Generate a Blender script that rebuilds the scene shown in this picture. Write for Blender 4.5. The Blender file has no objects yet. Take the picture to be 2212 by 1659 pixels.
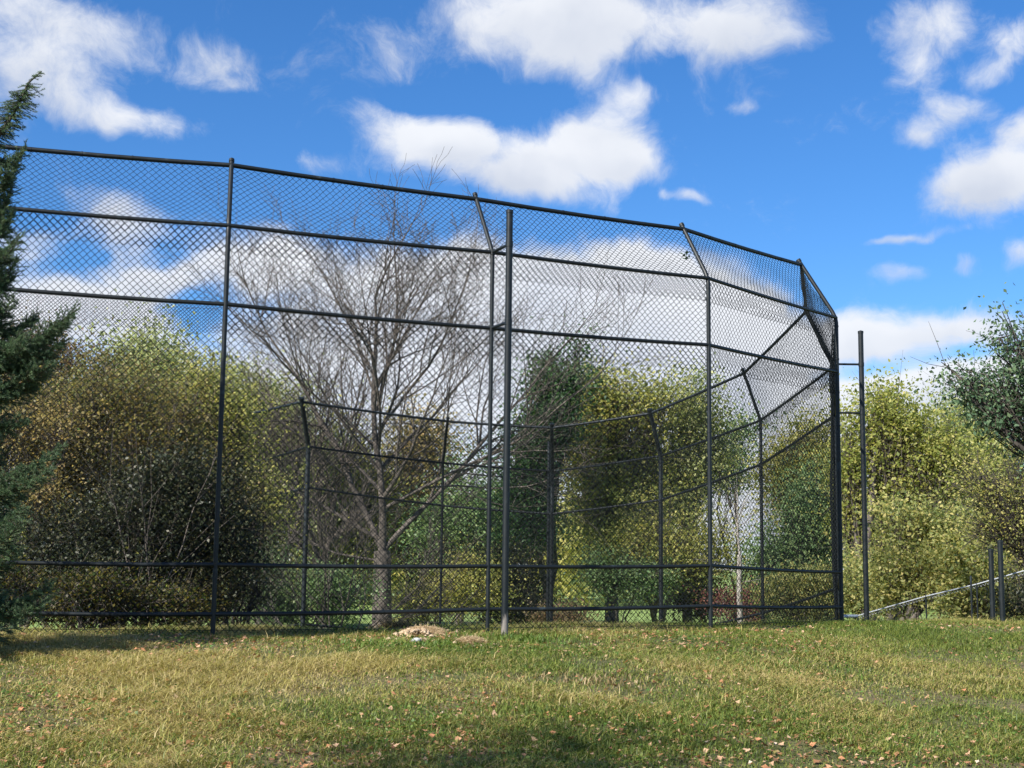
import bpy, math, random
import numpy as np
from mathutils import Matrix, Vector, Euler
C = bpy.context.scene.collection
R = math.radians

# ------------------------------------------------------------------ camera
EYE = Vector((0, 0, 1.6))
W, H, F = 2212.0, 1659.0, 3000.0
PITCH, ROLL = math.atan(392.5 / F), R(0.67)
cam_d = bpy.data.cameras.new('camera'); cam = bpy.data.objects.new('camera', cam_d); C.objects.link(cam)
ROT = (Matrix.Rotation(math.pi / 2 + PITCH, 4, 'X') @ Matrix.Rotation(ROLL, 4, 'Z'))
cam.matrix_world = Matrix.Translation(EYE) @ ROT
cam_d.sensor_width = 36; cam_d.lens = 36 * F / W
cam_d.clip_start = 0.05; cam_d.clip_end = 3000
sc = bpy.context.scene; sc.camera = cam

def ray(px, py):
    return (ROT.to_3x3() @ Vector((px - W / 2, H / 2 - py, -F)))
def at(px, py, Y):
    d = ray(px, py); return EYE + d * (Y / d.y)

# ------------------------------------------------------------------ light
SUN_H = Vector((-0.70, -0.71)).normalized(); SUN_EL = R(38)
sd = Vector((SUN_H.x * math.cos(SUN_EL), SUN_H.y * math.cos(SUN_EL), math.sin(SUN_EL)))
sl = bpy.data.lights.new('sun', 'SUN'); sl.energy = 5.0; sl.angle = R(0.6); sl.color = (1.0, 0.95, 0.87)
sun = bpy.data.objects.new('sun', sl); C.objects.link(sun)
sun.rotation_euler = sd.to_track_quat('Z', 'Y').to_euler()
sc.view_settings.view_transform = 'Standard'; sc.view_settings.look = 'None'
sc.view_settings.exposure = 0.85; sc.view_settings.gamma = 1

# ------------------------------------------------------------------ sky with clouds
world = bpy.data.worlds.new('World'); sc.world = world; world.use_nodes = True
world.cycles.sampling_method = 'MANUAL'; world.cycles.sample_map_resolution = 256
nt = world.node_tree; nt.nodes.clear()
def N(t, **kw):
    n = nt.nodes.new(t)
    for k, v in kw.items(): setattr(n, k, v)
    return n
def L(a, b): nt.links.new(a, b)
def M(op, a, b=None, c=None, clamp=False):
    n = N('ShaderNodeMath', operation=op); n.use_clamp = clamp
    for i, v in enumerate((a, b, c)):
        if v is None: continue
        if isinstance(v, (int, float)): n.inputs[i].default_value = v
        else: L(v, n.inputs[i])
    return n.outputs[0]
def MR(v, a, b, c=0.0, d=1.0, it='SMOOTHSTEP'):
    n = N('ShaderNodeMapRange', interpolation_type=it)
    for k, x in zip(('From Min', 'From Max', 'To Min', 'To Max'), (a, b, c, d)): n.inputs[k].default_value = x
    L(v, n.inputs['Value']); return n.outputs[0]
def MIX(f, a, b):
    n = N('ShaderNodeMix', data_type='RGBA')
    if isinstance(f, (int, float)): n.inputs[0].default_value = f
    else: L(f, n.inputs[0])
    for s, v in ((6, a), (7, b)):
        if isinstance(v, tuple): n.inputs[s].default_value = v
        else: L(v, n.inputs[s])
    return n.outputs[2]
tc = N('ShaderNodeTexCoord'); sep = N('ShaderNodeSeparateXYZ'); L(tc.outputs['Generated'], sep.inputs[0])
az = M('ARCTAN2', sep.outputs[0], sep.outputs[1]); el = M('ARCSINE', sep.outputs[2])
uv = N('ShaderNodeCombineXYZ'); L(az, uv.inputs[0]); L(el, uv.inputs[1])
def noise(vec, scale, detail, rough=0.5, dist=0.0):
    n = N('ShaderNodeTexNoise'); n.inputs['Scale'].default_value = scale; n.inputs['Detail'].default_value = detail
    n.inputs['Roughness'].default_value = rough; n.inputs['Distortion'].default_value = dist
    L(vec, n.inputs['Vector']); return n
# billowed warp of the sky coordinates
wn = noise(uv.outputs[0], 9, 4, 0.55)
w1 = N('ShaderNodeVectorMath', operation='SUBTRACT'); L(wn.outputs['Color'], w1.inputs[0]); w1.inputs[1].default_value = (.5, .5, .5)
w2 = N('ShaderNodeVectorMath', operation='MULTIPLY_ADD'); L(w1.outputs[0], w2.inputs[0]); w2.inputs[1].default_value = (.075, .05, 0); L(uv.outputs[0], w2.inputs[2])
wuv = w2.outputs[0]
CL = [(120,50,210,60,.8),(30,160,140,75,.85),(150,160,160,70,.35),(260,245,190,38,.9),(480,110,110,45,.55),(370,140,100,30,.4),(505,165,60,22,.4),
 (850,110,110,80,.36),(1100,30,240,80,.85),(1400,40,260,80,.8),(1250,80,200,70,.5),(1230,130,130,50,.7),(1610,60,120,70,.9),(1710,95,70,35,.45),
 (920,280,150,65,1.0),(1060,330,230,75,1.1),(1140,400,130,42,1.0),(1240,340,120,60,.7),(1315,265,95,85,1.0),(1360,350,90,52,1.05),(1370,190,70,30,.7),(700,350,120,32,.45),(800,235,60,30,.3),
 (1980,50,140,70,.85),(1965,160,60,55,.8),(2070,240,90,42,.7),(1985,300,55,28,.65),(2190,90,70,60,.9),(2120,150,70,30,.6),
 (2110,430,130,65,1.1),(2200,370,100,70,1.1),(2210,270,60,45,.9),(1950,522,130,13,.6),(1625,215,35,16,.45),(1510,412,45,15,.7),(1440,415,24,15,.6),(1310,425,60,32,.6),(2205,565,40,36,.8),(1950,592,36,20,.55),(2065,585,36,20,.65),
 (1880,735,190,55,1.0),(2090,705,130,40,.85),(1980,850,260,50,1.0),(2200,850,200,120,1.1),
 (230,430,110,45,.8),(290,490,120,55,.85),(360,600,190,60,.85),(250,650,180,60,.7),(70,560,120,90,.75),(60,660,200,60,.75),(250,710,300,55,.9),(560,540,130,70,1.0),
 (700,620,260,120,1.1),(1000,650,220,120,1.1),(1250,650,350,120,1.3),(1420,570,190,60,1.1),(1610,660,150,75,1.15),(1500,760,330,120,1.2),(1000,800,420,120,1.2),(1700,930,360,200,1.1),(400,900,700,160,1.1),(1100,1130,1500,200,1.1),
 (180,560,70,60,-.5),(230,600,60,50,-.4),(400,560,50,45,-.5),(420,700,70,50,-.7),(480,640,45,60,-.6),(120,440,150,40,-.55),(110,580,60,25,-.4),(980,195,200,30,-.6),(1240,215,60,40,-.3),(560,330,140,70,-.3),(1890,800,130,26,-.7),(2080,780,70,30,-.5),(1800,550,120,60,-.4)]
dens = None; low = None; wsp = N('ShaderNodeSeparateXYZ'); L(wuv, wsp.inputs[0])
for (px, py, rx, ry, w) in CL:
    d = ray(px, py).normalized(); a0 = math.atan2(d.x, d.y); e0 = math.asin(d.z)
    m = N('ShaderNodeMapping', vector_type='TEXTURE'); cx_ = N('ShaderNodeCombineXYZ'); L(wsp.outputs[0], cx_.inputs[0]); L(wsp.outputs[1], cx_.inputs[1]); L(cx_.outputs[0], m.inputs[0])
    if dens is not None: L(dens, cx_.inputs[2])            # keeps the evaluation sequential, no visible effect
    m.inputs['Location'].default_value = (a0, e0, 0); m.inputs['Scale'].default_value = (rx / F * 1.35, ry / F * 1.35, 1e5)
    ln = N('ShaderNodeVectorMath', operation='LENGTH'); L(m.outputs[0], ln.inputs[0])
    f = MR(ln.outputs['Value'], 1.15, 0.0, 0.0, w, 'SMOOTHSTEP')
    s2 = N('ShaderNodeSeparateXYZ'); L(m.outputs[0], s2.inputs[0])
    lo = M('MULTIPLY', f, s2.outputs[1])
    low = lo if low is None else M('ADD', low, lo)
    dens = M('ADD', M('MULTIPLY', low, 1e-7), f if dens is None else M('ADD', dens, f))
# scattered clouds over the rest of the sky dome
gen = noise(uv.outputs[0], 2.2, 5, 0.55); far = MR(M('ABSOLUTE', az), 0.5, 0.9)
dens = M('ADD', dens, M('MULTIPLY', MR(gen.outputs[0], .45, .65), far))
fb = noise(wuv, 18, 9, 0.68, .3); fb2 = noise(wuv, 7, 5, 0.5)
dn = M('ADD', M('MULTIPLY', M('SUBTRACT', fb.outputs[0], .5), 1.9), dens)
dn = M('ADD', dn, M('MULTIPLY', M('SUBTRACT', fb2.outputs[0], .5), .6))
cover = MR(dn, .1, 1.15)
sky = N('ShaderNodeTexSky', sky_type='NISHITA'); sky.sun_disc = False
sky.sun_elevation = SUN_EL; sky.sun_rotation = math.atan2(SUN_H.x, SUN_H.y)
sky.altitude = 300; sky.air_density = 1.0; sky.dust_density = 0.05; sky.ozone_density = 2.5
hs = N('ShaderNodeHueSaturation'); hs.inputs['Saturation'].default_value = 1.12; hs.inputs['Value'].default_value = 1.0
tint = N('ShaderNodeMix', data_type='RGBA', blend_type='MULTIPLY'); tint.inputs[0].default_value = 1; L(sky.outputs[0], tint.inputs[6]); tint.inputs[7].default_value = (.78, 1.0, 1.3, 1)
L(tint.outputs[2], hs.inputs['Color'])
shade = MR(M('ADD', M('MULTIPLY', low, -.55), M('MULTIPLY', M('SUBTRACT', fb2.outputs[0], .5), 1.9)), -.4, .6)
cc = MIX(shade, (7.4, 7.6, 8.0, 1), (4.9, 5.35, 6.3, 1))
skyc = MIX(M('MULTIPLY', cover, .97), hs.outputs[0], cc)
bg = N('ShaderNodeBackground'); bg.inputs['Strength'].default_value = 0.070; L(skyc, bg.inputs['Color'])
wo = N('ShaderNodeOutputWorld'); L(bg.outputs[0], wo.inputs[0])

# ------------------------------------------------------------------ helpers
def tag(o, label=None, cat=None, group=None, kind=None):
    if label: o['label'] = label
    if cat: o['category'] = cat
    if group: o['group'] = group
    if kind: o['kind'] = kind
    return o
def empty(name, loc, label, cat, group=None):
    o = bpy.data.objects.new(name, None); o.location = loc; o.empty_display_size = .2
    C.objects.link(o); tag(o, label, cat, group); return o
def link(name, me, parent=None, mat=None):
    o = bpy.data.objects.new(name, me); C.objects.link(o)
    if mat: me.materials.append(mat)
    if parent:
        o.parent = parent; o.matrix_parent_inverse = Matrix.Translation(-Vector(parent.location))
    return o
def np_mesh(name, V, Fa, attr=None, smooth=False):
    """V (n,3); Fa (m,k) one face size; attr: per-face float arrays"""
    me = bpy.data.meshes.new(name); V = np.asarray(V, np.float32); Fa = np.asarray(Fa, np.int32)
    m, k = Fa.shape
    me.vertices.add(len(V)); me.vertices.foreach_set('co', V.ravel())
    me.loops.add(m * k); me.loops.foreach_set('vertex_index', Fa.ravel())
    me.polygons.add(m); me.polygons.foreach_set('loop_start', np.arange(m, dtype=np.int32) * k)
    if smooth: me.polygons.foreach_set('use_smooth', np.ones(m, bool))
    me.update(calc_edges=True)
    if attr:
        for an, a in attr.items():
            t = me.attributes.new(an, 'FLOAT', 'FACE'); t.data.foreach_set('value', np.asarray(a, np.float32))
    return me
class TB:
    """collects tapered tubes (quads)"""
    def __init__(s): s.V = []; s.F = []; s.n = 0
    def tube(s, P, r, k=8, cap=False):
        P = np.asarray(P, float); n = len(P); r = np.broadcast_to(np.asarray(r, float), (n,))
        T = np.gradient(P, axis=0); T /= np.linalg.norm(T, axis=1)[:, None] + 1e-9
        ref = np.array([0, 0, 1.0]) if abs(T[0][2]) < .9 else np.array([1.0, 0, 0])
        A = np.cross(T, ref); A /= np.linalg.norm(A, axis=1)[:, None] + 1e-9; B = np.cross(T, A)
        th = np.arange(k) * 2 * math.pi / k
        V = P[:, None, :] + r[:, None, None] * (np.cos(th)[None, :, None] * A[:, None, :] + np.sin(th)[None, :, None] * B[:, None, :])
        s.V.append(V.reshape(-1, 3))
        i = np.arange(n - 1)[:, None] * k; j = np.arange(k)[None, :]; j2 = (j + 1) % k
        s.F.append((np.stack([i + j, i + j2, i + k + j2, i + k + j], -1)).reshape(-1, 4) + s.n)
        s.n += n * k
        if cap:
            for e, sgn in ((0, -1), (n - 1, 1)):
                o = P[e] + T[e] * sgn * r[e] * .35
                s.V.append(np.vstack([V[e], [o]])); q = [(jj, (jj + 1) % k, k, k) for jj in range(k)]
                s.F.append(np.array([[a, b, c, c] for a, b, c, _ in q]) + s.n); s.n += k + 1
        return s
    def mesh(s, name, smooth=True):
        V = np.vstack(s.V); Fq = np.vstack(s.F)
        tri = Fq[:, 2] == Fq[:, 3]
        me = bpy.data.meshes.new(name)
        q = Fq[~tri]; t = Fq[tri][:, :3]
        loops = np.concatenate([q.ravel(), t.ravel()]).astype(np.int32)
        st = np.concatenate([np.arange(len(q)) * 4, len(q) * 4 + np.arange(len(t)) * 3]).astype(np.int32)
        me.vertices.add(len(V)); me.vertices.foreach_set('co', V.astype(np.float32).ravel())
        me.loops.add(len(loops)); me.loops.foreach_set('vertex_index', loops)
        me.polygons.add(len(st)); me.polygons.foreach_set('loop_start', st)
        me.polygons.foreach_set('use_smooth', np.full(len(st), smooth))
        me.update(calc_edges=True); return me

# ------------------------------------------------------------------ materials
def new_mat(name):
    m = bpy.data.materials.new(name); m.use_nodes = True; m.node_tree.nodes.clear(); return m, m.node_tree
def mnode(t, ty, **kw):
    n = t.nodes.new(ty)
    for k, v in kw.items(): setattr(n, k, v)
    return n
def ramp(t, fac, cols):
    n = mnode(t, 'ShaderNodeValToRGB'); e = n.color_ramp.elements
    while len(e) > 1: e.remove(e[-1])
    e[0].position = cols[0][0]; e[0].color = (*cols[0][1], 1)
    for p, c in cols[1:]:
        x = e.new(p); x.color = (*c, 1)
    t.links.new(fac, n.inputs[0]); return n.outputs[0]
def metal_black(name='black_coated_steel', col=(.009, .013, .015), rough=.42, spec=.4):
    m, t = new_mat(name); b = mnode(t, 'ShaderNodeBsdfPrincipled'); o = mnode(t, 'ShaderNodeOutputMaterial')
    tc = mnode(t, 'ShaderNodeTexCoord'); nz = mnode(t, 'ShaderNodeTexNoise'); nz.inputs['Scale'].default_value = 9; nz.inputs['Detail'].default_value = 6
    t.links.new(tc.outputs['Object'], nz.inputs['Vector'])
    c = ramp(t, nz.outputs[0], [(.3, tuple(x * .75 for x in col)), (.62, col), (.74, tuple(x * 3.5 for x in col))])
    t.links.new(c, b.inputs['Base Color'])
    rr = mnode(t, 'ShaderNodeMapRange'); rr.inputs['To Min'].default_value = rough - .08; rr.inputs['To Max'].default_value = rough + .2
    t.links.new(nz.outputs[0], rr.inputs[0]); t.links.new(rr.outputs[0], b.inputs['Roughness'])
    b.inputs['Specular IOR Level'].default_value = spec
    t.links.new(b.outputs[0], o.inputs[0]); return m
M_STEEL = metal_black(); M_WIRE = metal_black('black_vinyl_wire', (.008, .011, .012), .75, spec=.2)
def worn_pole():
    m = metal_black('worn_black_pole'); t = m.node_tree
    b = [n for n in t.nodes if n.type == 'BSDF_PRINCIPLED'][0]; src = b.inputs['Base Color'].links[0].from_socket
    g = mnode(t, 'ShaderNodeNewGeometry'); sp = mnode(t, 'ShaderNodeSeparateXYZ'); t.links.new(g.outputs['Position'], sp.inputs[0])
    nz = mnode(t, 'ShaderNodeTexNoise'); nz.inputs['Scale'].default_value = 14; nz.inputs['Detail'].default_value = 5
    mp = mnode(t, 'ShaderNodeMapping'); mp.inputs['Scale'].default_value = (1.6, 1.6, .25); t.links.new(g.outputs['Position'], mp.inputs[0]); t.links.new(mp.outputs[0], nz.inputs['Vector'])
    hgt = mnode(t, 'ShaderNodeMapRange'); hgt.inputs['From Min'].default_value = 1.35; hgt.inputs['From Max'].default_value = .85
    hgt.inputs['To Min'].default_value = 0; hgt.inputs['To Max'].default_value = .75; t.links.new(sp.outputs[2], hgt.inputs[0])
    ad = mnode(t, 'ShaderNodeMath', operation='ADD'); t.links.new(nz.outputs[0], ad.inputs[0]); t.links.new(hgt.outputs[0], ad.inputs[1])
    mr = mnode(t, 'ShaderNodeMapRange'); mr.inputs['From Min'].default_value = .88; mr.inputs['From Max'].default_value = .98; t.links.new(ad.outputs[0], mr.inputs[0])
    mx = mnode(t, 'ShaderNodeMix', data_type='RGBA'); t.links.new(mr.outputs[0], mx.inputs[0]); t.links.new(src, mx.inputs[6]); mx.inputs[7].default_value = (.2, .18, .16, 1)
    t.links.new(mx.outputs[2], b.inputs['Base Color']); return m
M_WORN = worn_pole()
def galv():
    m, t = new_mat('galvanised_wire'); b = mnode(t, 'ShaderNodeBsdfPrincipled'); o = mnode(t, 'ShaderNodeOutputMaterial')
    b.inputs['Base Color'].default_value = (.5, .53, .56, 1); b.inputs['Metallic'].default_value = .2; b.inputs['Roughness'].default_value = .45
    t.links.new(b.outputs[0], o.inputs[0]); return m
M_GALV = galv()
def leafmat(name, cols, trans=.5):
    m, t = new_mat(name); o = mnode(t, 'ShaderNodeOutputMaterial')
    a = mnode(t, 'ShaderNodeAttribute', attribute_name='tone'); c = ramp(t, a.outputs['Fac'], cols)
    b = mnode(t, 'ShaderNodeBsdfPrincipled'); b.inputs['Roughness'].default_value = .5; b.inputs['Specular IOR Level'].default_value = .35
    t.links.new(c, b.inputs['Base Color'])
    tr = mnode(t, 'ShaderNodeBsdfTranslucent')
    hs = mnode(t, 'ShaderNodeHueSaturation'); hs.inputs['Saturation'].default_value = 1.15; hs.inputs['Value'].default_value = 1.35; t.links.new(c, hs.inputs['Color'])
    t.links.new(hs.outputs[0], tr.inputs[0])
    mx = mnode(t, 'ShaderNodeMixShader'); mx.inputs[0].default_value = trans
    t.links.new(b.outputs[0], mx.inputs[1]); t.links.new(tr.outputs[0], mx.inputs[2]); t.links.new(mx.outputs[0], o.inputs[0]); return m
def barkmat(name, dark, light, scale=14):
    m, t = new_mat(name); o = mnode(t, 'ShaderNodeOutputMaterial'); b = mnode(t, 'ShaderNodeBsdfPrincipled'); b.inputs['Roughness'].default_value = .85
    tc = mnode(t, 'ShaderNodeTexCoord'); mp = mnode(t, 'ShaderNodeMapping'); mp.inputs['Scale'].default_value = (1, 1, .35); t.links.new(tc.outputs['Object'], mp.inputs[0])
    nz = mnode(t, 'ShaderNodeTexNoise'); nz.inputs['Scale'].default_value = scale; nz.inputs['Detail'].default_value = 7; t.links.new(mp.outputs[0], nz.inputs['Vector'])
    t.links.new(ramp(t, nz.outputs[0], [(.35, dark), (.65, light)]), b.inputs['Base Color'])
    bp = mnode(t, 'ShaderNodeBump'); bp.inputs['Strength'].default_value = .6; bp.inputs['Distance'].default_value = .02; t.links.new(nz.outputs[0], bp.inputs['Height']); t.links.new(bp.outputs[0], b.inputs['Normal'])
    t.links.new(b.outputs[0], o.inputs[0]); return m
BARK = barkmat('grey_brown_bark', (.04, .033, .027), (.145, .12, .1)); BARK_PALE = barkmat('pale_bark', (.13, .12, .1), (.36, .33, .29)); BARK_DARK = barkmat('dark_bark', (.03, .025, .02), (.09, .075, .06))

# ------------------------------------------------------------------ terrain
FX = np.array([-40, -9, -5.6, -2.86, -.23, 2.28, 4.33, 7, 12, 40.0]); FY = np.array([12.5, 12.9, 13.3, 14.0, 15.1, 16.4, 18.5, 19.3, 19.8, 20.5])
def sst(t): t = np.clip(t, 0, 1); return t * t * (3 - 2 * t)
def fbm2(x, y, seed=0):
    v = 0; rs = np.random.RandomState(seed)
    for f, a in ((.35, .5), (.8, .3), (1.7, .16), (3.9, .08), (8.1, .04)):
        for _ in range(3):
            th, p = rs.rand() * 6.283, rs.rand() * 6.283
            v = v + a / 3 * np.sin(f * 2 * (x * math.cos(th) + y * math.sin(th)) + p + 1.3 * np.sin(f * 1.3 * (y * math.cos(th) - x * math.sin(th)) + p * 2))
    return v
def gz(x, y):
    x = np.asarray(x, float); y = np.asarray(y, float)
    yc = np.interp(x, FX, FY); t = y / yc
    up = .9 * sst((t - .3) / .7); dn = 1.6 * sst((y - yc - .3) / 11)
    near = np.exp(-((np.hypot(x, y - 12) / 14) ** 4))
    return up - dn + fbm2(x, y, 3) * .085 * near + .15 * fbm2(x * .1, y * .1, 5) * (1 - near)
def axis(a, b, dense0, dense1, step, grow=1.25):
    v = list(np.arange(dense0, dense1 + 1e-6, step)); s = step; p = dense1
    while p < b: s *= grow; p += s; v.append(p)
    s = step; p = dense0
    while p > a: s *= grow; p -= s; v.insert(0, p)
    return np.array(v)
def ground():
    xs = axis(-900, 900, -9, 10, .14); ys = axis(-300, 1500, 3, 30, .14)
    X, Y = np.meshgrid(xs, ys); Z = gz(X, Y)
    V = np.stack([X, Y, Z], -1).reshape(-1, 3); nx, ny = len(xs), len(ys)
    i = np.arange(ny - 1)[:, None] * nx + np.arange(nx - 1)[None, :]
    Fa = np.stack([i, i + 1, i + 1 + nx, i + nx], -1).reshape(-1, 4)
    me = np_mesh('ground', V, Fa, smooth=True)
    m, t = new_mat('turf_soil'); o = mnode(t, 'ShaderNodeOutputMaterial'); b = mnode(t, 'ShaderNodeBsdfPrincipled'); b.inputs['Roughness'].default_value = .95
    g = mnode(t, 'ShaderNodeNewGeometry'); n1 = mnode(t, 'ShaderNodeTexNoise'); n1.inputs['Scale'].default_value = 1.1; n1.inputs['Detail'].default_value = 6
    n2 = mnode(t, 'ShaderNodeTexNoise'); n2.inputs['Scale'].default_value = 30; n2.inputs['Detail'].default_value = 6; n2.inputs['Roughness'].default_value = .7
    for n in (n1, n2): t.links.new(g.outputs['Position'], n.inputs['Vector'])
    c1 = ramp(t, n1.outputs[0], [(.35, (.075, .085, .022)), (.5, (.12, .115, .04)), (.65, (.16, .125, .06))])
    c2 = ramp(t, n2.outputs[0], [(.3, (.3, .3, .25)), (.55, (1, 1, 1)), (.75, (1.6, 1.4, 1.1))])
    mx = mnode(t, 'ShaderNodeMix', data_type='RGBA', blend_type='MULTIPLY'); mx.inputs[0].default_value = 1; t.links.new(c1, mx.inputs[6]); t.links.new(c2, mx.inputs[7])
    # mown field beyond the bank is plain green
    sp = mnode(t, 'ShaderNodeSeparateXYZ'); t.links.new(g.outputs['Position'], sp.inputs[0])
    mr = mnode(t, 'ShaderNodeMapRange'); mr.inputs['From Min'].default_value = 26; mr.inputs['From Max'].default_value = 34; t.links.new(sp.outputs[1], mr.inputs[0])
    fld = ramp(t, n1.outputs[0], [(.3, (.16, .24, .05)), (.7, (.24, .32, .08))])
    m2 = mnode(t, 'ShaderNodeMix', data_type='RGBA'); t.links.new(mr.outputs[0], m2.inputs[0]); t.links.new(mx.outputs[2], m2.inputs[6]); t.links.new(fld, m2.inputs[7])
    t.links.new(m2.outputs[2], b.inputs['Base Color'])
    bp = mnode(t, 'ShaderNodeBump'); bp.inputs['Strength'].default_value = .7; bp.inputs['Distance'].default_value = .03; t.links.new(n2.outputs[0], bp.inputs['Height']); t.links.new(bp.outputs[0], b.inputs['Normal'])
    t.links.new(b.outputs[0], o.inputs[0])
    tag(link('ground', me, mat=m), 'grassy bank rising to the fence and the field beyond it', kind='structure')
ground()

# ------------------------------------------------------------------ backstop
backstop = empty('backstop', at(1063, 1355, 14.8), 'tall black chain link backstop of many panels curving around with inward leaning top arms', 'backstop')
# joint pixel, arm top pixel, depth of joint, depth of top, radius
PO = {
 'N0': ((-60, 442), (-45, 312), 13.2, 13.66, .025),
 'N1': ((494, 487), (500, 357), 13.7, 14.15, .024),
 'N2': ((1064, 545), (1029, 430), 14.8, 15.23, .023),
 'N3': ((1530, 601), (1477, 495), 16.1, 16.48, .025),
 'N4': ((1806, 686), (1731, 572), 18.5, 18.72, .028),
 'F6': ((1801, 792), (1742, 672), 21.5, 21.5, .036),
 'F5': ((1643, 908), (1607, 806), 24.4, 24.25, .022),
 'F4': ((1427, 985), (1405, 893), 26.2, 25.9, .033),
 'F3': ((1193, 1018), (1192, 924), 27.5, 27.05, .030),
 'F2': ((957, 1000), (967, 910), 27.6, 27.15, .021),
 'F1': ((666, 965), (652, 868), 26.6, 26.15, .036),
 'F0': ((480, 1020), (478, 908), 29.5, 29.1, .028)}
ORD = ['N0', 'N1', 'N2', 'N3', 'N4', 'F6', 'F5', 'F4', 'F3', 'F2', 'F1', 'F0']
J = {k: at(*v[0], v[2]) for k, v in PO.items()}; T = {k: at(*v[1], v[3]) for k, v in PO.items()}
# heights below joint of 3rd, 4th and 5th rails by post (pixels in the photograph)
RL = {'N0': (617, 1212, 1322), 'N1': (657, 1220, 1327), 'N2': (709, 1223, 1316), 'N3': (745, 1222, 1309), 'N4': (803, 1236, 1311)}
RH = {}
for k in ORD:
    j = J[k]
    if k in RL: RH[k] = [j.z - at(PO[k][0][0], y, PO[k][2]).z for y in RL[k]]
    else: RH[k] = [.80, 3.36, 3.85]
RH['F6'][0] = j_f6 = J['F6'].z - at(1801, 897, 21.5).z
RH['F6'][1] = J['F6'].z - at(1808, 1270, 21.5).z; RH['F6'][2] = RH['F6'][1] + .45
RH['F5'][0] = J['F5'].z - at(1643, 1003, 24.4).z; RH['F4'][0] = J['F4'].z - at(1427, 1080, 26.2).z
RH['F3'][0] = J['F3'].z - at(1192, 1110, 27.5).z; RH['F2'][0] = J['F2'].z - at(955, 1092, 27.6).z; RH['F1'][0] = J['F1'].z - at(664, 1053, 26.6).z
GB = {k: min(J[k].z - RH[k][2] - .05, float(gz(J[k].x, J[k].y))) for k in ORD}
for k in ORD:
    tb = TB(); j, t_ = J[k], T[k]; r = PO[k][4] * (1.25 if k[0] == 'F' and k != 'F6' else 1)
    dirv = (t_ - j).normalized(); end = t_ + dirv * .075
    P = [Vector((j.x, j.y, GB[k] - .3)), Vector((j.x, j.y, j.z - .3)), Vector((j.x, j.y, j.z - .07)), j.lerp(end, 0.0) + Vector((0, 0, -.02)) + dirv * .02, j + dirv * .1, j.lerp(end, .5), end]
    tb.tube([tuple(p) for p in P], r, 14, cap=True)
    po = link('post', tb.mesh('post'), backstop, M_STEEL)
    # post cap and clamp rings as sub-parts
    cb = TB(); cb.tube([tuple(end - dirv * .025), tuple(end + dirv * .012)], r * 1.22, 14, cap=True)
    link('cap', cb.mesh('cap'), None, M_STEEL).parent = po
    zz = j.z - .12
    step = .45 if k in ('N4', 'F6') else (.85 if k[0] == 'N' else 9)
    while zz > GB[k] + .1:
        bands = TB(); bands.tube([(j.x, j.y, zz - .012), (j.x, j.y, zz + .012)], r * 1.15, 12, cap=True); zz -= step
        link('band', bands.mesh('band'), None, M_STEEL).parent = po
def chain(name, b0, b1, t0, t1, off, wr, cell=.0755, jitter=.0, seed=0):
    rs = np.random.RandomState(seed)
    b0, b1, t0, t1 = [np.array(v, float) for v in (b0, b1, t0, t1)]
    wid = (np.linalg.norm(b1 - b0) + np.linalg.norm(t1 - t0)) / 2; hei = (np.linalg.norm(t0 - b0) + np.linalg.norm(t1 - b1)) / 2
    nx = max(2, round(wid / (cell / 2))); nz = max(2, round(hei / (cell / 2)))
    k = np.arange(nx)[:, None]; j = np.arange(nz + 1)[None, :]
    par = ((k + j) & 1)
    # bends are rounded: three points per bend
    u0 = (k + par).astype(float)
    pts_u = []; pts_v = []; e = .09
    for d in (-e, e):
        # straight runs between bends; soften the corners
        sgn = np.where(par == 1, -1, 1)
        pts_u.append(u0 + sgn * abs(d) * .7); pts_v.append(j + d + 0 * k)
    U = np.stack(pts_u, -1).reshape(nx, -1) / nx; Vv = np.clip(np.stack(pts_v, -1).reshape(nx, -1) / nz, 0, 1)
    U = U + (rs.rand(nx, 1) - .5) * .0022 + .0035 * np.sin(Vv * 8 + seed * 1.7) * np.sin(U * 5 + seed) * np.sin(U * math.pi)
    Vv = Vv + .006 * np.sin(U * 7 + seed * 2.3) * np.sin(Vv * math.pi)
    P = (1 - Vv)[..., None] * ((1 - U)[..., None] * b0 + U[..., None] * b1) + Vv[..., None] * ((1 - U)[..., None] * t0 + U[..., None] * t1)
    nrm = np.cross(b1 - b0, t0 - b0); nrm /= np.linalg.norm(nrm)
    sag = (np.sin(U * math.pi) * np.sin(Vv * math.pi)) * jitter * 1.6 + .012 * np.sin(U * 11 + seed) * np.sin(Vv * 9 + seed * 2)
    wig = np.where(np.repeat(par, 2, axis=1) == 1, .0028, -.0028)
    P = P + nrm * (off + sag + wig)[..., None]
    n = P.shape[1]; Tn = np.gradient(P, axis=1); Tn /= np.linalg.norm(Tn, axis=2)[..., None] + 1e-9
    A = np.cross(Tn, nrm); A /= np.linalg.norm(A, axis=2)[..., None]
    th = np.array([0, 1, 2, 3]) * math.pi / 2
    V = P[:, :, None, :] + wr * (np.cos(th)[None, None, :, None] * A[:, :, None, :] + np.sin(th)[None, None, :, None] * nrm)
    kk = 4
    base = (np.arange(nx)[:, None, None] * n + np.arange(n - 1)[None, :, None]) * kk; q = np.arange(kk)[None, None, :]; q2 = (q + 1) % kk
    Fa = np.stack([base + q, base + q2, base + kk + q2, base + kk + q], -1).reshape(-1, 4)
    return np_mesh(name, V.reshape(-1, 3), Fa, smooth=True)
def lv(k, h): j = J[k]; return Vector((j.x, j.y, j.z - h))
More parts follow.
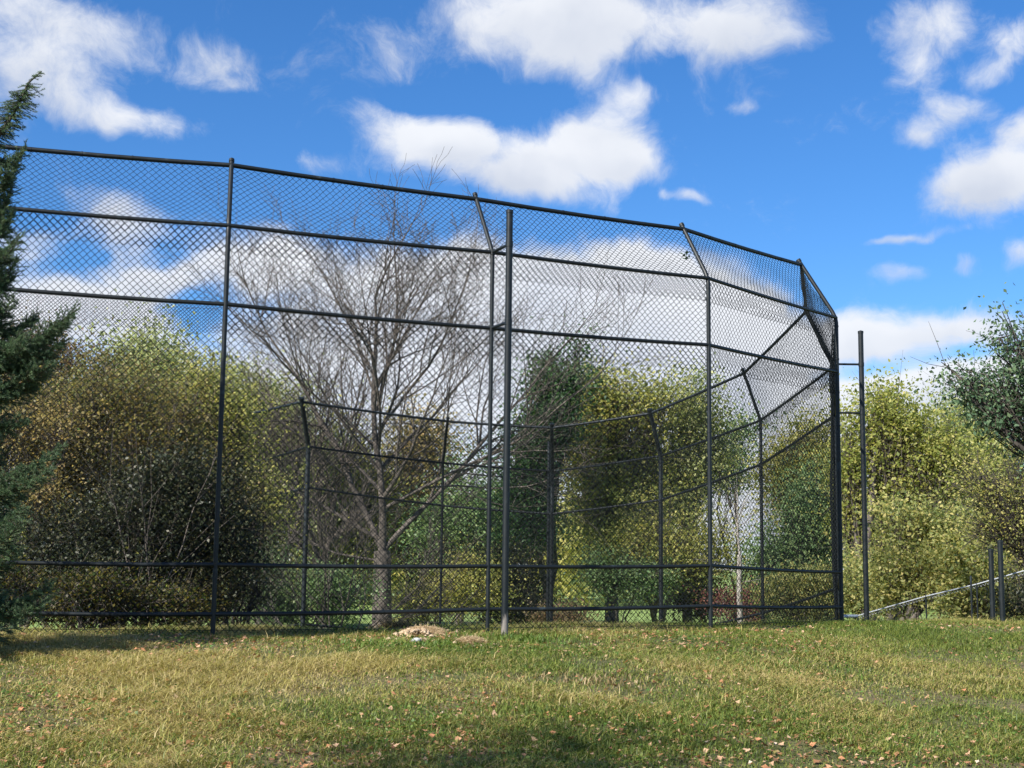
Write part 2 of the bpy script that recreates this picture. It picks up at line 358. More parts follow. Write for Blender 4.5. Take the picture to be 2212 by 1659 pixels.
for a, b in zip(ORD[:-1], ORD[1:]):
    near = a[0] == 'N'
    rr = .0215 if near else .022
    hs_ = [(T[a], T[b], 1.15), (J[a], J[b], 1.0)] + [(lv(a, RH[a][i]), lv(b, RH[b][i]), 1.0) for i in range(3)]
    for p, q, s in hs_:
        tb = TB(); mid = (p + q) / 2 - Vector((0, 0, .012)); tb.tube([tuple(p), tuple(p.lerp(q, .25) - Vector((0, 0, .009))), tuple(mid), tuple(p.lerp(q, .75) - Vector((0, 0, .009))), tuple(q)], rr * s, 10)
        link('rail', tb.mesh('rail'), backstop, M_STEEL)
    off = -.034; wr = .0029 if (a, b) != ('N4', 'F6') else .0019
    s = ORD.index(a)
    aa = (J[a] - T[a]).normalized(); ab = (J[b] - T[b]).normalized()
    g0, g1 = Vector((J[a].x, J[a].y, GB[a] + .03)), Vector((J[b].x, J[b].y, GB[b] + .03))
    link('mesh_panel', chain('top_mesh', lv(a, .26) , lv(b, .26), T[a], T[b], off - .012, wr, jitter=-.03, seed=s) if False else chain('top_mesh', J[a], J[b], T[a], T[b], off, wr, jitter=-.04, seed=s), backstop, M_WIRE)
    if (a, b) != ('N4', 'F6'): link('mesh_panel', chain('flap_mesh', lv(a, .27), lv(b, .27), J[a], J[b], off - .03, wr, jitter=-.02, seed=s + 50), backstop, M_WIRE)
    link('mesh_panel', chain('mid_mesh', lv(a, RH[a][0] + .3), lv(b, RH[b][0] + .3), J[a] - Vector((0, 0, .02)), J[b] - Vector((0, 0, .02)), off, wr, jitter=-.03, seed=s + 100), backstop, M_WIRE)
    link('mesh_panel', chain('low_mesh', g0, g1, lv(a, RH[a][0]), lv(b, RH[b][0]), off - .014, wr, jitter=-.03, seed=s + 200), backstop, M_WIRE)
    # wire ties along the rails
    for p, q, s_ in hs_ if near else []:
        n = 5
        for i in range(1, n):
            c = p.lerp(q, i / n) - Vector((0, 0, .01)); d = (q - p).normalized()
            ties = TB(); ties.tube([tuple(c - d * .005), tuple(c + d * .005)], rr * s_ * 1.18, 8); link('wire_tie', ties.mesh('wire_tie'), backstop, M_STEEL)
    tw = TB(); tw.tube([tuple(g0 + Vector((0, 0, .03))), tuple(g1 + Vector((0, 0, .03)))], .003, 5); link('tension_wire', tw.mesh('tension_wire'), backstop, M_STEEL)

# support poles
def pole(label, top, basepx, Y, r, brackets, fence_pt, mat=M_STEEL, zb=None):
    tp = at(*top, Y); z0 = float(gz(tp.x, tp.y)) if zb is None else zb
    o = empty('support_pole', (tp.x, tp.y, z0), label, 'pole', 'support poles clamped to the backstop')
    tb = TB(); tb.tube([(tp.x, tp.y, z0 - .3), (tp.x, tp.y, (z0 + tp.z) / 2), tuple(tp)], r, 20); link('tube', tb.mesh('tube'), o, mat)
    cb = TB(); cb.tube([(tp.x, tp.y, tp.z - .03), (tp.x, tp.y, tp.z + .004)], r * 1.1, 20, cap=True); link('cap', cb.mesh('cap'), o, M_STEEL)
    for pz in brackets:
        b = TB(); b.tube([(tp.x, tp.y, pz), (fence_pt.x, fence_pt.y, pz)], .017, 10); br = link('bracket', b.mesh('bracket'), o, M_STEEL)
        for qx, qy, qr in ((tp.x, tp.y, r * 1.12), (fence_pt.x, fence_pt.y, .03)):
            c = TB(); c.tube([(qx, qy, pz - .03), (qx, qy, pz + .03)], qr, 16, cap=True); link('clamp', c.mesh('clamp'), None, M_STEEL).parent = br
pole('thick black pole with scuffed grey foot in front of the centre of the backstop', (1101, 455), (1083, 1360), 14.4, .036, [J['N2'].z, J['N2'].z - RH['N2'][0]], J['N2'], M_WORN)
pole('freestanding black pole with two side brackets at the right end of the backstop', (1859, 716), (1871, 1335), 21.5, .040, [J['F6'].z + .04, J['F6'].z - RH['F6'][0] + .04], J['F6'])
pole('short looking black pole at the rear middle of the backstop beside the far corner post', (1186, 955), (1181, 1340), 27.9, .032, [J['F3'].z - .3], J['F3'])

# low posts and galvanised fence on the right
for i, (px, py, Y, r, lab) in enumerate([(2140, 1187, 19.8, .036, 'shorter of two thick black posts standing together by the low wire fence'), (2160, 1168, 19.6, .037, 'taller thick black post at the right beside the low wire fence'), (2097, 1245, 20.3, .014, 'thin dark stake left of the two thick black posts')]):
    p = at(px, py, Y); z0 = float(gz(p.x, p.y))
    o = empty('short_post' if i < 2 else 'stake', (p.x, p.y, z0), lab, 'post', 'posts by the low wire fence')
    tb = TB(); tb.tube([(p.x, p.y, z0 - .5), (p.x, p.y, (z0 + p.z) / 2), tuple(p)], r, 16, cap=True); link('shaft', tb.mesh('shaft'), o, M_STEEL)
    cb = TB(); cb.tube([(p.x, p.y, p.z - .03), (p.x, p.y, p.z + .005)], r * 1.12, 16, cap=True); link('cap', cb.mesh('cap'), o, M_STEEL)
wf = empty('wire_fence', at(2000, 1340, 21.5), 'low galvanised chain link fence rising to the right behind the bank', 'fence')
wpts = [at(1853, 1330, 23), at(2000, 1288, 21.6), at(2110, 1262, 20.6), at(2230, 1228, 19.6), at(2400, 1185, 18.4)]
for i, p in enumerate(wpts):
    z0 = min(float(gz(p.x, p.y)), p.z - .9)
    tb = TB(); tb.tube([(p.x, p.y, z0 - .2), tuple(p + Vector((0, 0, .02)))], .011, 10, cap=True); link('post', tb.mesh('post'), wf, M_STEEL)
    if i:
        q = wpts[i - 1]; tb = TB(); tb.tube([tuple(q), tuple(p)], .009, 10); link('rail', tb.mesh('rail'), wf, M_GALV)
        zq = min(float(gz(q.x, q.y)), q.z - .9)
        link('mesh_panel', chain('fence_mesh', (q.x, q.y, zq), (p.x, p.y, z0), q + Vector((0, 0, .035)), p + Vector((0, 0, .035)), -.02, .0012, seed=i), wf, M_WIRE)
for i in range(1, len(wpts)):
    q, p = wpts[i - 1], wpts[i]; dz = Vector((0, 0, .05))
    link('selvage', chain('selvage', q - dz, p - dz, q + Vector((0, 0, .02)), p + Vector((0, 0, .02)), -.018, .0018, cell=.07, seed=i + 9), wf, M_GALV)
pp = TB(); a_, b_ = at(1822, 1331, 19.0), at(1852, 1331, 19.1); pp.tube([tuple(a_), tuple(b_)], .022, 12, cap=True)
pg = link('pipe', pp.mesh('pipe'), mat=M_GALV); tag(pg, 'short silver pipe lying on the ground between the end post and the freestanding pole', 'pipe')

# ------------------------------------------------------------------ foliage
def rhombs(Pc, size, rs, up=.35, aspect=.62, tone=None):
    n = len(Pc); nv = rs.normal(size=(n, 3)); nv[:, 2] += up * 2; nv /= np.linalg.norm(nv, axis=1)[:, None]
    a = rs.normal(size=(n, 3)); a -= nv * (a * nv).sum(1)[:, None]; a /= np.linalg.norm(a, axis=1)[:, None]; b = np.cross(nv, a)
    s = size * (.45 + 1.0 * rs.rand(n))[:, None]
    cu = nv * s * .14
    V = np.stack([Pc - a * s * .5, Pc - b * s * .5 * aspect + cu - a * s * .08, Pc + a * s * .5, Pc + b * s * .5 * aspect + cu - a * s * .08], 1)
    return V.reshape(-1, 3), np.arange(n * 4).reshape(n, 4)
def curve_pts(p, q, bend, rs, n=6):
    t = np.linspace(0, 1, n)[:, None]; p = np.array(p); q = np.array(q); L_ = np.linalg.norm(q - p)
    off = rs.normal(size=3) * bend * L_; wob = rs.normal(size=(n, 3)) * bend * L_ * .12; wob[0] = wob[-1] = 0
    return p + (q - p) * t + np.sin(t * math.pi) * off * .5 + wob
def plant(name, label, cat, basexy, lobes, nclump, nleaf, leaf, mat, bark, tr=.12, trunks=1, seed=0, group=None, clump_r=.35, shell=.5, spread=.3, zb=None, fork=.25, up=.35, parts=('trunk', 'crown'), dens_k=.8):
    """lobes: world ellipsoids (c, rx, ry, rz)"""
    rs = np.random.RandomState(seed); leaf *= .8; nleaf *= 1.3; bx, by = basexy; z0 = float(gz(bx, by)) if zb is None else zb
    root = empty(name, (bx, by, z0), label, cat, group)
    vol = np.array([l[1] * l[2] * l[3] for l in lobes]) ** .7; vol /= vol.sum()
    Cn = []; owner = []; nclump = int(nclump * dens_k)
    subs = []
    for c, rx, ry, rz in lobes:
        sl_ = []
        for _ in range(7):
            d = rs.normal(size=3); d /= np.linalg.norm(d); sl_.append((np.array(c) + d * np.array([rx, ry, rz]) * (.45 + .4 * rs.rand()), .38 + .3 * rs.rand()))
        subs.append(sl_)
    for i in range(nclump):
        li = rs.choice(len(lobes), p=vol); c, rx, ry, rz = lobes[li]
        d = rs.normal(size=3); d /= np.linalg.norm(d); r = rs.rand() ** (shell)
        if rs.rand() < .8:
            sc_, sr = subs[li][rs.randint(7)]; Cn.append(sc_ + d * r * np.array([rx, ry, rz]) * sr * (1 + .2 * rs.normal()))
        else: Cn.append(np.array(c) + d * r * np.array([rx, ry, rz]) * (1 + .25 * rs.normal() * (r > .6)))
        owner.append(li)
    Cn = np.array(Cn); owner = np.array(owner); keep = Cn[:, 2] > z0 + .1; Cn = Cn[keep]; owner = owner[keep]
    ctone = rs.rand(len(Cn))
    # leaves
    cnt = rs.poisson(nleaf, len(Cn)); idx = np.repeat(np.arange(len(Cn)), cnt)
    crr = clump_r * (.6 + .8 * rs.rand(len(Cn)))
    P = Cn[idx] + rs.normal(size=(len(idx), 3)) * (crr[idx] * .62)[:, None] * np.array([1, 1, .7])
    P[:, 2] = np.maximum(P[:, 2], z0 + .03)
    V, Fa = rhombs(P, leaf, rs, up)
    tone = np.clip(.5 * ctone[idx] + .5 * rs.rand(len(idx)), 0, 1)
    link(parts[1], np_mesh(parts[1], V, Fa, {'tone': tone}), root, mat)
    # wood
    tb = TB(); heads = []
    for k in range(trunks):
        th = rs.rand() * 6.28; o = np.array([bx + math.cos(th) * tr * 1.2 * (trunks > 1), by + math.sin(th) * tr * 1.2 * (trunks > 1), z0 - .15])
        lc = np.mean([l[0] for l in lobes], axis=0) if trunks == 1 else np.array(lobes[k % len(lobes)][0])
        top = np.array([bx + (lc[0] - bx) * (.5 if trunks == 1 else .85), by + (lc[1] - by) * .5, z0 + (lc[2] - z0) * (.8 if trunks == 1 else .95)])
        pts = curve_pts(o, top, .07 if trunks == 1 else .12, rs, 9); rad = tr * np.linspace(1, .35, 9); rad[0] *= 1.35
        tb.tube(pts, rad, 10); heads.append((pts, rad))
    for li, (c, rx, ry, rz) in enumerate(lobes):
        pts, rad = heads[li % len(heads)]; i0 = min(len(pts) - 1, 2 + rs.randint(5))
        if fork < .2: i0 = rs.randint(1, 4)
        lp = curve_pts(pts[i0], c, .12, rs, 7); tb.tube(lp, np.linspace(rad[i0] * .62, tr * .12, 7), 7)
        mine = np.where(owner == li)[0]
        for m_ in mine:
            f = rs.rand(); s0 = lp[int(2 + f * 4.99)]; bp = curve_pts(s0, Cn[m_], .12, rs, 4)
            r0 = max(.006, tr * .1); tb.tube(bp, np.linspace(r0, .003 + r0 * .2, 4), 4)
            for _ in range(2):
                e = bp[2] + rs.normal(size=3) * crr[m_] * .8; tb.tube([bp[1 + rs.randint(2)], (bp[2] + e) / 2 + rs.normal(size=3) * .02, e], [r0 * .5, r0 * .35, .002], 3)
    link(parts[0], tb.mesh(parts[0]), root, bark)
    return root
def lobe(px, py, rx, ry, Y, depth=None):
    c = at(px, py, Y); s = Y / F; return (np.array(c), rx * s, (depth if depth else rx * s * .9), ry * s)
def colramp(*c): return [(i / (len(c) - 1) * .9 + .05, x) for i, x in enumerate(c)]
LM = {
 'olive': leafmat('olive_yellow_leaves', colramp((0.112, 0.135, 0.050), (0.262, 0.294, 0.089), (0.465, 0.437, 0.136), (0.629, 0.555, 0.198))),
 'pale': leafmat('pale_green_leaves', colramp((0.148, 0.190, 0.079), (0.289, 0.331, 0.136), (0.444, 0.458, 0.206), (0.581, 0.567, 0.287))),
 'ygreen': leafmat('yellow_green_leaves', colramp((0.124, 0.170, 0.060), (0.253, 0.293, 0.104), (0.437, 0.422, 0.149), (0.628, 0.527, 0.217)), .5),
 'rust': leafmat('rust_leaves', colramp((0.076, 0.057, 0.034), (0.167, 0.114, 0.069), (0.190, 0.166, 0.078), (0.283, 0.190, 0.109), (0.194, 0.091, 0.068))),
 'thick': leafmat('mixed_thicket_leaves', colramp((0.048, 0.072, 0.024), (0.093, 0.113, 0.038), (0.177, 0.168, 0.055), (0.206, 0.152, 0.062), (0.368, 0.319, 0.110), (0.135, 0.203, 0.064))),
 'mixlow': leafmat('shaded_mixed_leaves', colramp((0.018, 0.033, 0.009), (0.030, 0.055, 0.015), (0.054, 0.065, 0.018), (0.072, 0.052, 0.018), (0.180, 0.156, 0.036), (0.048, 0.085, 0.021))),  # darkened copy of the thicket leaves, shade of dense growth put into the colour
 'conif': leafmat('deep_green_foliage', colramp((.03, .07, .03), (.055, .12, .045), (.09, .17, .06), (.14, .2, .07)), .3),
 'willow': leafmat('willow_yellow_green_leaves', colramp((0.132, 0.173, 0.050), (0.242, 0.281, 0.071), (0.396, 0.399, 0.115), (0.550, 0.474, 0.173)), .5),
 'gold': leafmat('gold_leaves', colramp((0.077, 0.096, 0.043), (0.237, 0.207, 0.086), (0.415, 0.337, 0.140), (0.442, 0.304, 0.146))),
 'dark': leafmat('dark_green_leaves_with_shade', colramp((0.014, 0.021, 0.011), (0.027, 0.038, 0.019), (0.049, 0.056, 0.025), (0.082, 0.070, 0.032)), .25),  # dark green, taken further down to paint in shade on the left thicket
 'mid': leafmat('mid_green_leaves', colramp((0.072, 0.115, 0.050), (0.123, 0.208, 0.085), (0.209, 0.294, 0.119), (0.310, 0.362, 0.151)), .35),
 'pear': leafmat('glossy_dark_green_leaves', colramp((0.041, 0.083, 0.045), (0.079, 0.141, 0.072), (0.115, 0.184, 0.093), (0.184, 0.252, 0.119)), .3),
 'brown': leafmat('brown_olive_leaves', colramp((0.068, 0.065, 0.038), (0.151, 0.145, 0.066), (0.219, 0.211, 0.091), (0.265, 0.201, 0.106)), .35),
 'maroon': leafmat('maroon_leaves', colramp((0.084, 0.035, 0.035), (0.195, 0.073, 0.060), (0.284, 0.137, 0.100)), .35),
}
def T_(name, label, lobes_px, Y, base_px, nclump, nleaf, leaf, mat, bark=BARK, cat='tree', **kw):
    lobes = [lobe(a, b, c, d, Y + (e[0] if e else 0)) for a, b, c, d, *e in lobes_px]
    p = at(base_px, 1300, Y); return plant(name, label, cat, (p.x, p.y), lobes, nclump, nleaf, leaf, LM[mat], bark, **kw)

G1 = 'trees along the far side of the field'
# tall pale trees behind the left bushes
T_('autumn_tree', 'pale yellow green tree rising above the brown thicket at left', [(240, 850, 90, 130), (330, 800, 90, 100), (170, 900, 80, 120)], 44, 250, 420, 34, .17, 'pale', tr=.2, seed=1, group=G1, clump_r=.9)
T_('autumn_tree', 'pale olive tree directly left of the tallest left backstop post', [(410, 850, 90, 120), (450, 930, 80, 140), (360, 960, 90, 160)], 46, 410, 420, 34, .17, 'pale', tr=.2, seed=2, group=G1, clump_r=.9)
T_('autumn_tree', 'yellowish green tree right of the tallest left post behind the bare tree', [(560, 880, 80, 120), (620, 950, 90, 140), (520, 1000, 70, 160), (600, 1080, 100, 120)], 47, 570, 680, 32, .17, 'pale', tr=.2, seed=3, group=G1, clump_r=.9)
T_('autumn_tree', 'thin greyish green tree behind the crown of the bare tree', [(720, 1000, 80, 110), (690, 1100, 110, 130), (790, 1090, 80, 110), (760, 1200, 100, 80)], 50, 710, 760, 24, .17, 'olive', tr=.2, seed=4, group=G1, clump_r=.9)
T_('autumn_tree', 'orange tinted tree seen just behind the fork of the bare tree', [(880, 1010, 90, 110), (930, 960, 60, 70), (860, 1130, 110, 110), (940, 1130, 90, 100)], 52, 880, 560, 26, .17, 'gold', tr=.2, seed=5, group=G1, clump_r=.8)
T_('green_tree', 'small dark green tree right of the bare tree trunk', [(1000, 1070, 70, 120), (960, 1170, 80, 100), (1050, 1150, 60, 110)], 48, 985, 480, 30, .15, 'mid', tr=.18, seed=6, group=G1, clump_r=.7)
T_('green_tree', 'deep green upright tree with two pointed tops right of the thick centre pole', [(1185, 785, 20, 50), (1245, 775, 16, 38), (1180, 850, 36, 50), (1235, 830, 28, 40), (1170, 920, 45, 55), (1150, 1000, 52, 65), (1130, 1110, 75, 90), (1210, 920, 34, 60)], 42, 1165, 520, 40, .14, 'conif', BARK_DARK, tr=.2, seed=7, group=G1, clump_r=.6)
T_('autumn_tree', 'broad mustard yellow tree in the middle of the right half', [(1330, 880, 95, 105), (1250, 960, 80, 130), (1400, 960, 80, 150), (1320, 1080, 120, 150), (1290, 840, 50, 50)], 45, 1320, 800, 34, .15, 'olive', tr=.25, seed=8, group=G1, clump_r=.75)
T_('autumn_tree', 'pale green narrow tree right of the mustard tree', [(1490, 890, 55, 110), (1530, 960, 45, 120), (1470, 1020, 70, 140)], 46, 1490, 420, 32, .15, 'pale', tr=.18, seed=9, group=G1, clump_r=.7)
T_('green_tree', 'small green tree with pale sky showing on both sides near the fifth rear post', [(1590, 945, 38, 60), (1580, 1010, 40, 50)], 50, 1590, 110, 26, .15, 'mid', tr=.1, seed=10, group=G1, clump_r=.6)
T_('autumn_tree', 'brownish understory tree below the pale green narrow tree', [(1440, 1170, 100, 120), (1360, 1220, 90, 90), (1530, 1200, 70, 90)], 40, 1430, 420, 26, .12, 'olive', tr=.1, trunks=3, seed=11, group=G1, clump_r=.6)
T_('autumn_tree', 'hazy olive tree behind the right panels of the backstop', [(1720, 960, 80, 100), (1780, 1010, 80, 140), (1700, 1060, 60, 100)], 44, 1730, 420, 32, .14, 'olive', tr=.2, seed=12, group=G1, clump_r=.7)
T_('green_tree', 'dense green tree low behind the last rear panel', [(1720, 1190, 80, 110), (1760, 1120, 70, 100), (1670, 1240, 60, 80)], 36, 1730, 480, 34, .11, 'mid', BARK_DARK, tr=.14, trunks=2, seed=13, group=G1, clump_r=.5)
T_('willow_tree', 'large yellow green spreading tree with several leaning trunks at right', [(1890, 880, 75, 65), (1845, 970, 70, 90), (1960, 930, 80, 75), (1980, 1020, 90, 90), (1845, 1090, 45, 80), (2060, 980, 80, 80), (2050, 1060, 70, 70), (1930, 1130, 90, 60), (2010, 1140, 80, 50)], 32, 1880, 1080, 25, .105, 'willow', BARK, tr=.13, trunks=7, seed=14, group=G1, clump_r=.5, fork=.1)
T_('willow_tree', 'pale yellow tree far behind the right end of the backstop', [(2120, 930, 90, 80), (2180, 1020, 90, 120), (2050, 940, 60, 70), (2120, 1080, 90, 90)], 50, 2120, 600, 30, .16, 'pale', tr=.2, seed=15, group=G1, clump_r=.9)

G2 = 'shrubs behind the fence'
T_('shrub', 'bright yellow green bush under the leaning trunks at right', [(1980, 1220, 90, 80), (1925, 1260, 50, 60), (2050, 1160, 80, 70), (1960, 1130, 60, 40)], 26, 1985, 420, 34, .085, 'ygreen', cat='shrub', tr=.03, trunks=5, seed=20, group=G2, clump_r=.35, parts=('stem', 'foliage'))
T_('shrub', 'yellow bush behind the low wire fence near the two thick posts', [(2120, 1240, 80, 80), (2190, 1280, 80, 60), (2080, 1300, 60, 40)], 25, 2130, 400, 34, .085, 'ygreen', cat='shrub', tr=.03, trunks=5, seed=21, group=G2, clump_r=.35, parts=('stem', 'foliage'))
T_('shrub', 'lime green bush partly behind the last rear post', [(1690, 1290, 60, 45), (1770, 1280, 70, 60), (1850, 1260, 60, 80)], 29, 1770, 380, 32, .085, 'ygreen', cat='shrub', tr=.03, trunks=5, seed=22, group=G2, clump_r=.35, parts=('stem', 'foliage'))
T_('shrub', 'green shrub at the far right behind the thick posts', [(2240, 1290, 60, 60), (2280, 1200, 60, 80)], 23, 2245, 200, 30, .08, 'dark', cat='shrub', tr=.03, trunks=4, seed=23, group=G2, clump_r=.3, parts=('stem', 'foliage'))
T_('shrub', 'small maroon bush beside the pale thin tree', [(1560, 1300, 40, 30), (1625, 1300, 40, 35)], 34, 1595, 90, 22, .08, 'maroon', cat='shrub', tr=.02, trunks=4, seed=24, group=G2, clump_r=.3, parts=('stem', 'foliage'))
T_('shrub', 'low orange brown bush right of the thick centre pole', [(1190, 1340, 50, 24), (1240, 1330, 40, 30)], 36, 1210, 120, 26, .09, 'rust', cat='shrub', tr=.02, trunks=4, seed=25, group=G2, clump_r=.3, parts=('stem', 'foliage'))
T_('shrub', 'olive green undergrowth left of the bare tree trunk', [(700, 1280, 90, 60), (620, 1300, 70, 50), (560, 1250, 60, 90)], 33, 660, 420, 32, .095, 'mid', cat='shrub', tr=.03, trunks=4, seed=26, group=G2, clump_r=.4, parts=('stem', 'foliage'))
T_('shrub', 'yellowish green undergrowth right of the bare tree trunk', [(950, 1280, 90, 60), (1030, 1260, 70, 80), (890, 1300, 60, 40)], 37, 960, 420, 32, .1, 'olive', cat='shrub', tr=.03, trunks=4, seed=27, group=G2, clump_r=.4, parts=('stem', 'foliage'))
T_('shrub', 'dark shrub between the thick centre pole and the rear corner post', [(1130, 1240, 70, 90), (1100, 1320, 60, 40)], 38, 1120, 300, 32, .1, 'dark', cat='shrub', tr=.03, trunks=4, seed=28, group=G2, clump_r=.4, parts=('stem', 'foliage'))
T_('shrub', 'mid green shrub at the foot of the mustard tree', [(1310, 1245, 60, 45), (1390, 1240, 60, 50)], 39, 1340, 300, 30, .1, 'mid', cat='shrub', tr=.03, trunks=4, seed=29, group=G2, clump_r=.4, parts=('stem', 'foliage'))
T_('shrub', 'dark round shrub left of the pale thin tree', [(1500, 1280, 60, 55), (1640, 1270, 30, 60)], 41, 1540, 280, 30, .1, 'dark', cat='shrub', tr=.03, trunks=4, seed=30, group=G2, clump_r=.4, parts=('stem', 'foliage'))

# thicket on the left, close behind the fence
G3 = 'thicket behind the left panels'
T_('thicket_bush', 'rusty brown and gold bush filling the left behind the mesh', [(90, 900, 90, 100), (210, 870, 90, 90), (300, 940, 100, 110), (400, 900, 80, 90), (150, 1010, 110, 90), (400, 1030, 80, 90), (230, 790, 50, 50, 1), (340, 830, 50, 50, 1), (60, 820, 50, 50, 1)], 18.5, 230, 1150, 27, .055, 'thick', cat='bush', tr=.035, trunks=8, seed=40, group=G3, clump_r=.36, parts=('stem', 'foliage'))
T_('thicket_bush', 'golden leaved bush at the left edge above the dark spruce boughs', [(10, 950, 110, 100), (-90, 900, 110, 180), (70, 1060, 90, 60), (130, 930, 60, 60)], 17.6, 10, 560, 26, .055, 'gold', cat='bush', tr=.03, trunks=6, seed=41, group=G3, clump_r=.36, parts=('stem', 'foliage'))
T_('thicket_bush', 'reddish topped bush at the upper left edge', [(60, 765, 80, 50), (-30, 800, 90, 90), (130, 790, 50, 40)], 20, 30, 380, 24, .06, 'rust', cat='bush', tr=.04, trunks=5, seed=42, group=G3, clump_r=.38, parts=('stem', 'foliage'))
T_('thicket_bush', 'dark green ivy like bush with shade in its leaf colour amid the left thicket', [(330, 1110, 120, 90), (190, 1150, 100, 70), (450, 1130, 80, 100), (250, 1220, 130, 50), (380, 1040, 70, 50), (500, 1200, 50, 60), (100, 1180, 60, 60)], 17.2, 310, 1050, 34, .058, 'dark', BARK_DARK, cat='bush', tr=.03, trunks=7, seed=43, group=G3, clump_r=.32, parts=('stem', 'foliage'))
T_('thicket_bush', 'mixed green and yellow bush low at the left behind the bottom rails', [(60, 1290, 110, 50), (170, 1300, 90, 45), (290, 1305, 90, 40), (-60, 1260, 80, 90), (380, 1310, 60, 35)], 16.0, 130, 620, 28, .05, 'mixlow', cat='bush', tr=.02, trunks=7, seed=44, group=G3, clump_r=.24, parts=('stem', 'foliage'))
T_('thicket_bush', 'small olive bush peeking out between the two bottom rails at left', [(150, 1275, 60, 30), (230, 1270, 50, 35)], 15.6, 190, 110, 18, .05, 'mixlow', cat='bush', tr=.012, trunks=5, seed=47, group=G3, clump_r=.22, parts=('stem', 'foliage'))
T_('thicket_bush', 'brown twiggy bush behind the foot of the tallest left post', [(450, 1270, 90, 70), (540, 1180, 60, 120), (500, 1060, 60, 90), (560, 1280, 50, 50)], 18.8, 480, 520, 20, .05, 'brown', cat='bush', tr=.025, trunks=8, seed=45, group=G3, clump_r=.3, parts=('stem', 'foliage'))
T_('thicket_bush', 'olive bush right of the tallest left post behind rusty leaves', [(520, 960, 50, 100), (440, 860, 80, 80), (560, 1080, 45, 80), (480, 900, 60, 60)], 22, 500, 480, 24, .062, 'olive', cat='bush', tr=.035, trunks=5, seed=46, group=G3, clump_r=.42, parts=('stem', 'foliage'))

# near tree on the right edge
T_('pear_tree', 'dark green leafy tree reaching into the sky at the right edge', [(2160, 730, 28, 70), (2175, 800, 50, 60), (2240, 760, 60, 90), (2100, 830, 45, 55), (2055, 800, 30, 45), (2150, 880, 80, 55), (2230, 880, 80, 80), (2260, 980, 80, 60)], 16.5, 2400, 430, 17, .062, 'pear', BARK_DARK, tr=.1, seed=50, clump_r=.22, shell=.6, up=0)
T_('hawthorn_tree', 'olive twiggy tree with fine branches below the dark green tree at right', [(2120, 1030, 90, 60), (2190, 1110, 90, 90), (2220, 1010, 90, 80), (2130, 1140, 60, 60), (2220, 1200, 60, 60)], 20.5, 2290, 520, 12, .05, 'olive', BARK_DARK, tr=.08, seed=51, clump_r=.24)

# ------------------------------------------------------------------ bare trees
def bare(name, label, basepx, Y, height, tr, seed, limbs, depth=5, group=None, bark=BARK, fork=.2, zb=None, tipmin=.0034, spread=.5, nk=(5, 6, 5, 4, 4, 3)):
    rs = np.random.RandomState(seed); b = at(basepx, 1300, Y); z0 = float(gz(b.x, b.y)) if zb is None else zb
    root = empty(name, (b.x, b.y, z0), label, 'tree', group); tb = TB(); tips = []
    def grow(p, d, L_, r, lev):
        n = 7 if lev <= 1 else (5 if lev < 4 else 4); pts = [p]; dd = d.copy(); kids = []
        for i in range(n - 1):
            dd = dd + rs.normal(size=3) * (.075 + .03 * lev); dd[2] += .05; dd /= np.linalg.norm(dd); pts.append(pts[-1] + dd * L_ / (n - 1))
        r1 = max(tipmin, r * .36); rad = np.linspace(r, r1, n)
        tb.tube(pts, rad, 9 if lev == 0 else (6 if lev < 3 else 3))
        if lev >= depth: tips.append(pts[-1]); return
        kn = nk[lev] if lev < 6 else 3
        for k in range(kn):
            f = .2 + .8 * (k + rs.rand()) / kn; i = min(n - 2, int(f * (n - 1))); q = pts[i] + (pts[i + 1] - pts[i]) * (f * (n - 1) - i)
            t = pts[i + 1] - pts[i]; t = t / np.linalg.norm(t)
            s = rs.normal(size=3); s -= t * (s @ t); s /= np.linalg.norm(s); a = spread * (.7 + .7 * rs.rand())
            nd = t * math.cos(a) + s * math.sin(a); nd[2] += .08; nd /= np.linalg.norm(nd)
            grow(q, nd, L_ * (.48 + .26 * rs.rand()) * (1.15 - .5 * f), max(tipmin, rad[i] * (.5 + .15 * rs.rand())), lev + 1)
        if lev > 0: grow(pts[-1], dd, L_ * .5, r1, lev + 1)
    fk = z0 + height * fork; o = np.array([b.x, b.y, z0 - .2]); top = np.array([b.x - .02 * height * .3, b.y, fk])
    pts = curve_pts(o, top, .02, rs, 6); rad = np.linspace(tr * 1.25, tr * .95, 6); tb.tube(pts, rad, 14)
    for (dx, dy, dz, Lf, rf, h0) in limbs:
        d = np.array([dx, dy, dz], float); d /= np.linalg.norm(d)
        p0 = top + np.array([0, 0, height * (h0)]) ; i = 0
        if h0 > 0: p0 = top + (np.array([-.06, 0, 1.0])) * height * h0
        grow(p0, d, height * Lf, tr * rf, 1)
    link('trunk', tb.mesh('trunk'), root, bark); return root
BLIMB = [(-.04, 0, 1, .46, .8, 0), (.6, .1, .75, .44, .6, 0), (-.5, -.1, .85, .46, .6, 0), (.1, .1, 1, .30, .45, .28),
 (-.95, .1, .6, .38, .42, .02), (.95, -.2, .5, .42, .42, .08), (-.75, .3, .7, .36, .38, .12), (.65, .4, .7, .33, .34, .16), (-.8, -.2, .7, .32, .32, .2), (.8, .2, .7, .33, .32, .24), (.2, -.6, .8, .28, .3, .2),
 (-1, -.2, .2, .28, .26, -.02), (-.5, .1, .85, .28, .28, .3), (.45, 0, .9, .27, .28, .33)]
bare('bare_tree', 'large leafless grey tree forking low behind the middle panels', 830, 36, 13.0, .23, 71, [(a, b, c, d * 1.0, e * .62, f) for a, b, c, d, e, f in BLIMB], 4, tipmin=.0046, spread=.68, nk=(5, 7, 6, 5, 4, 3))
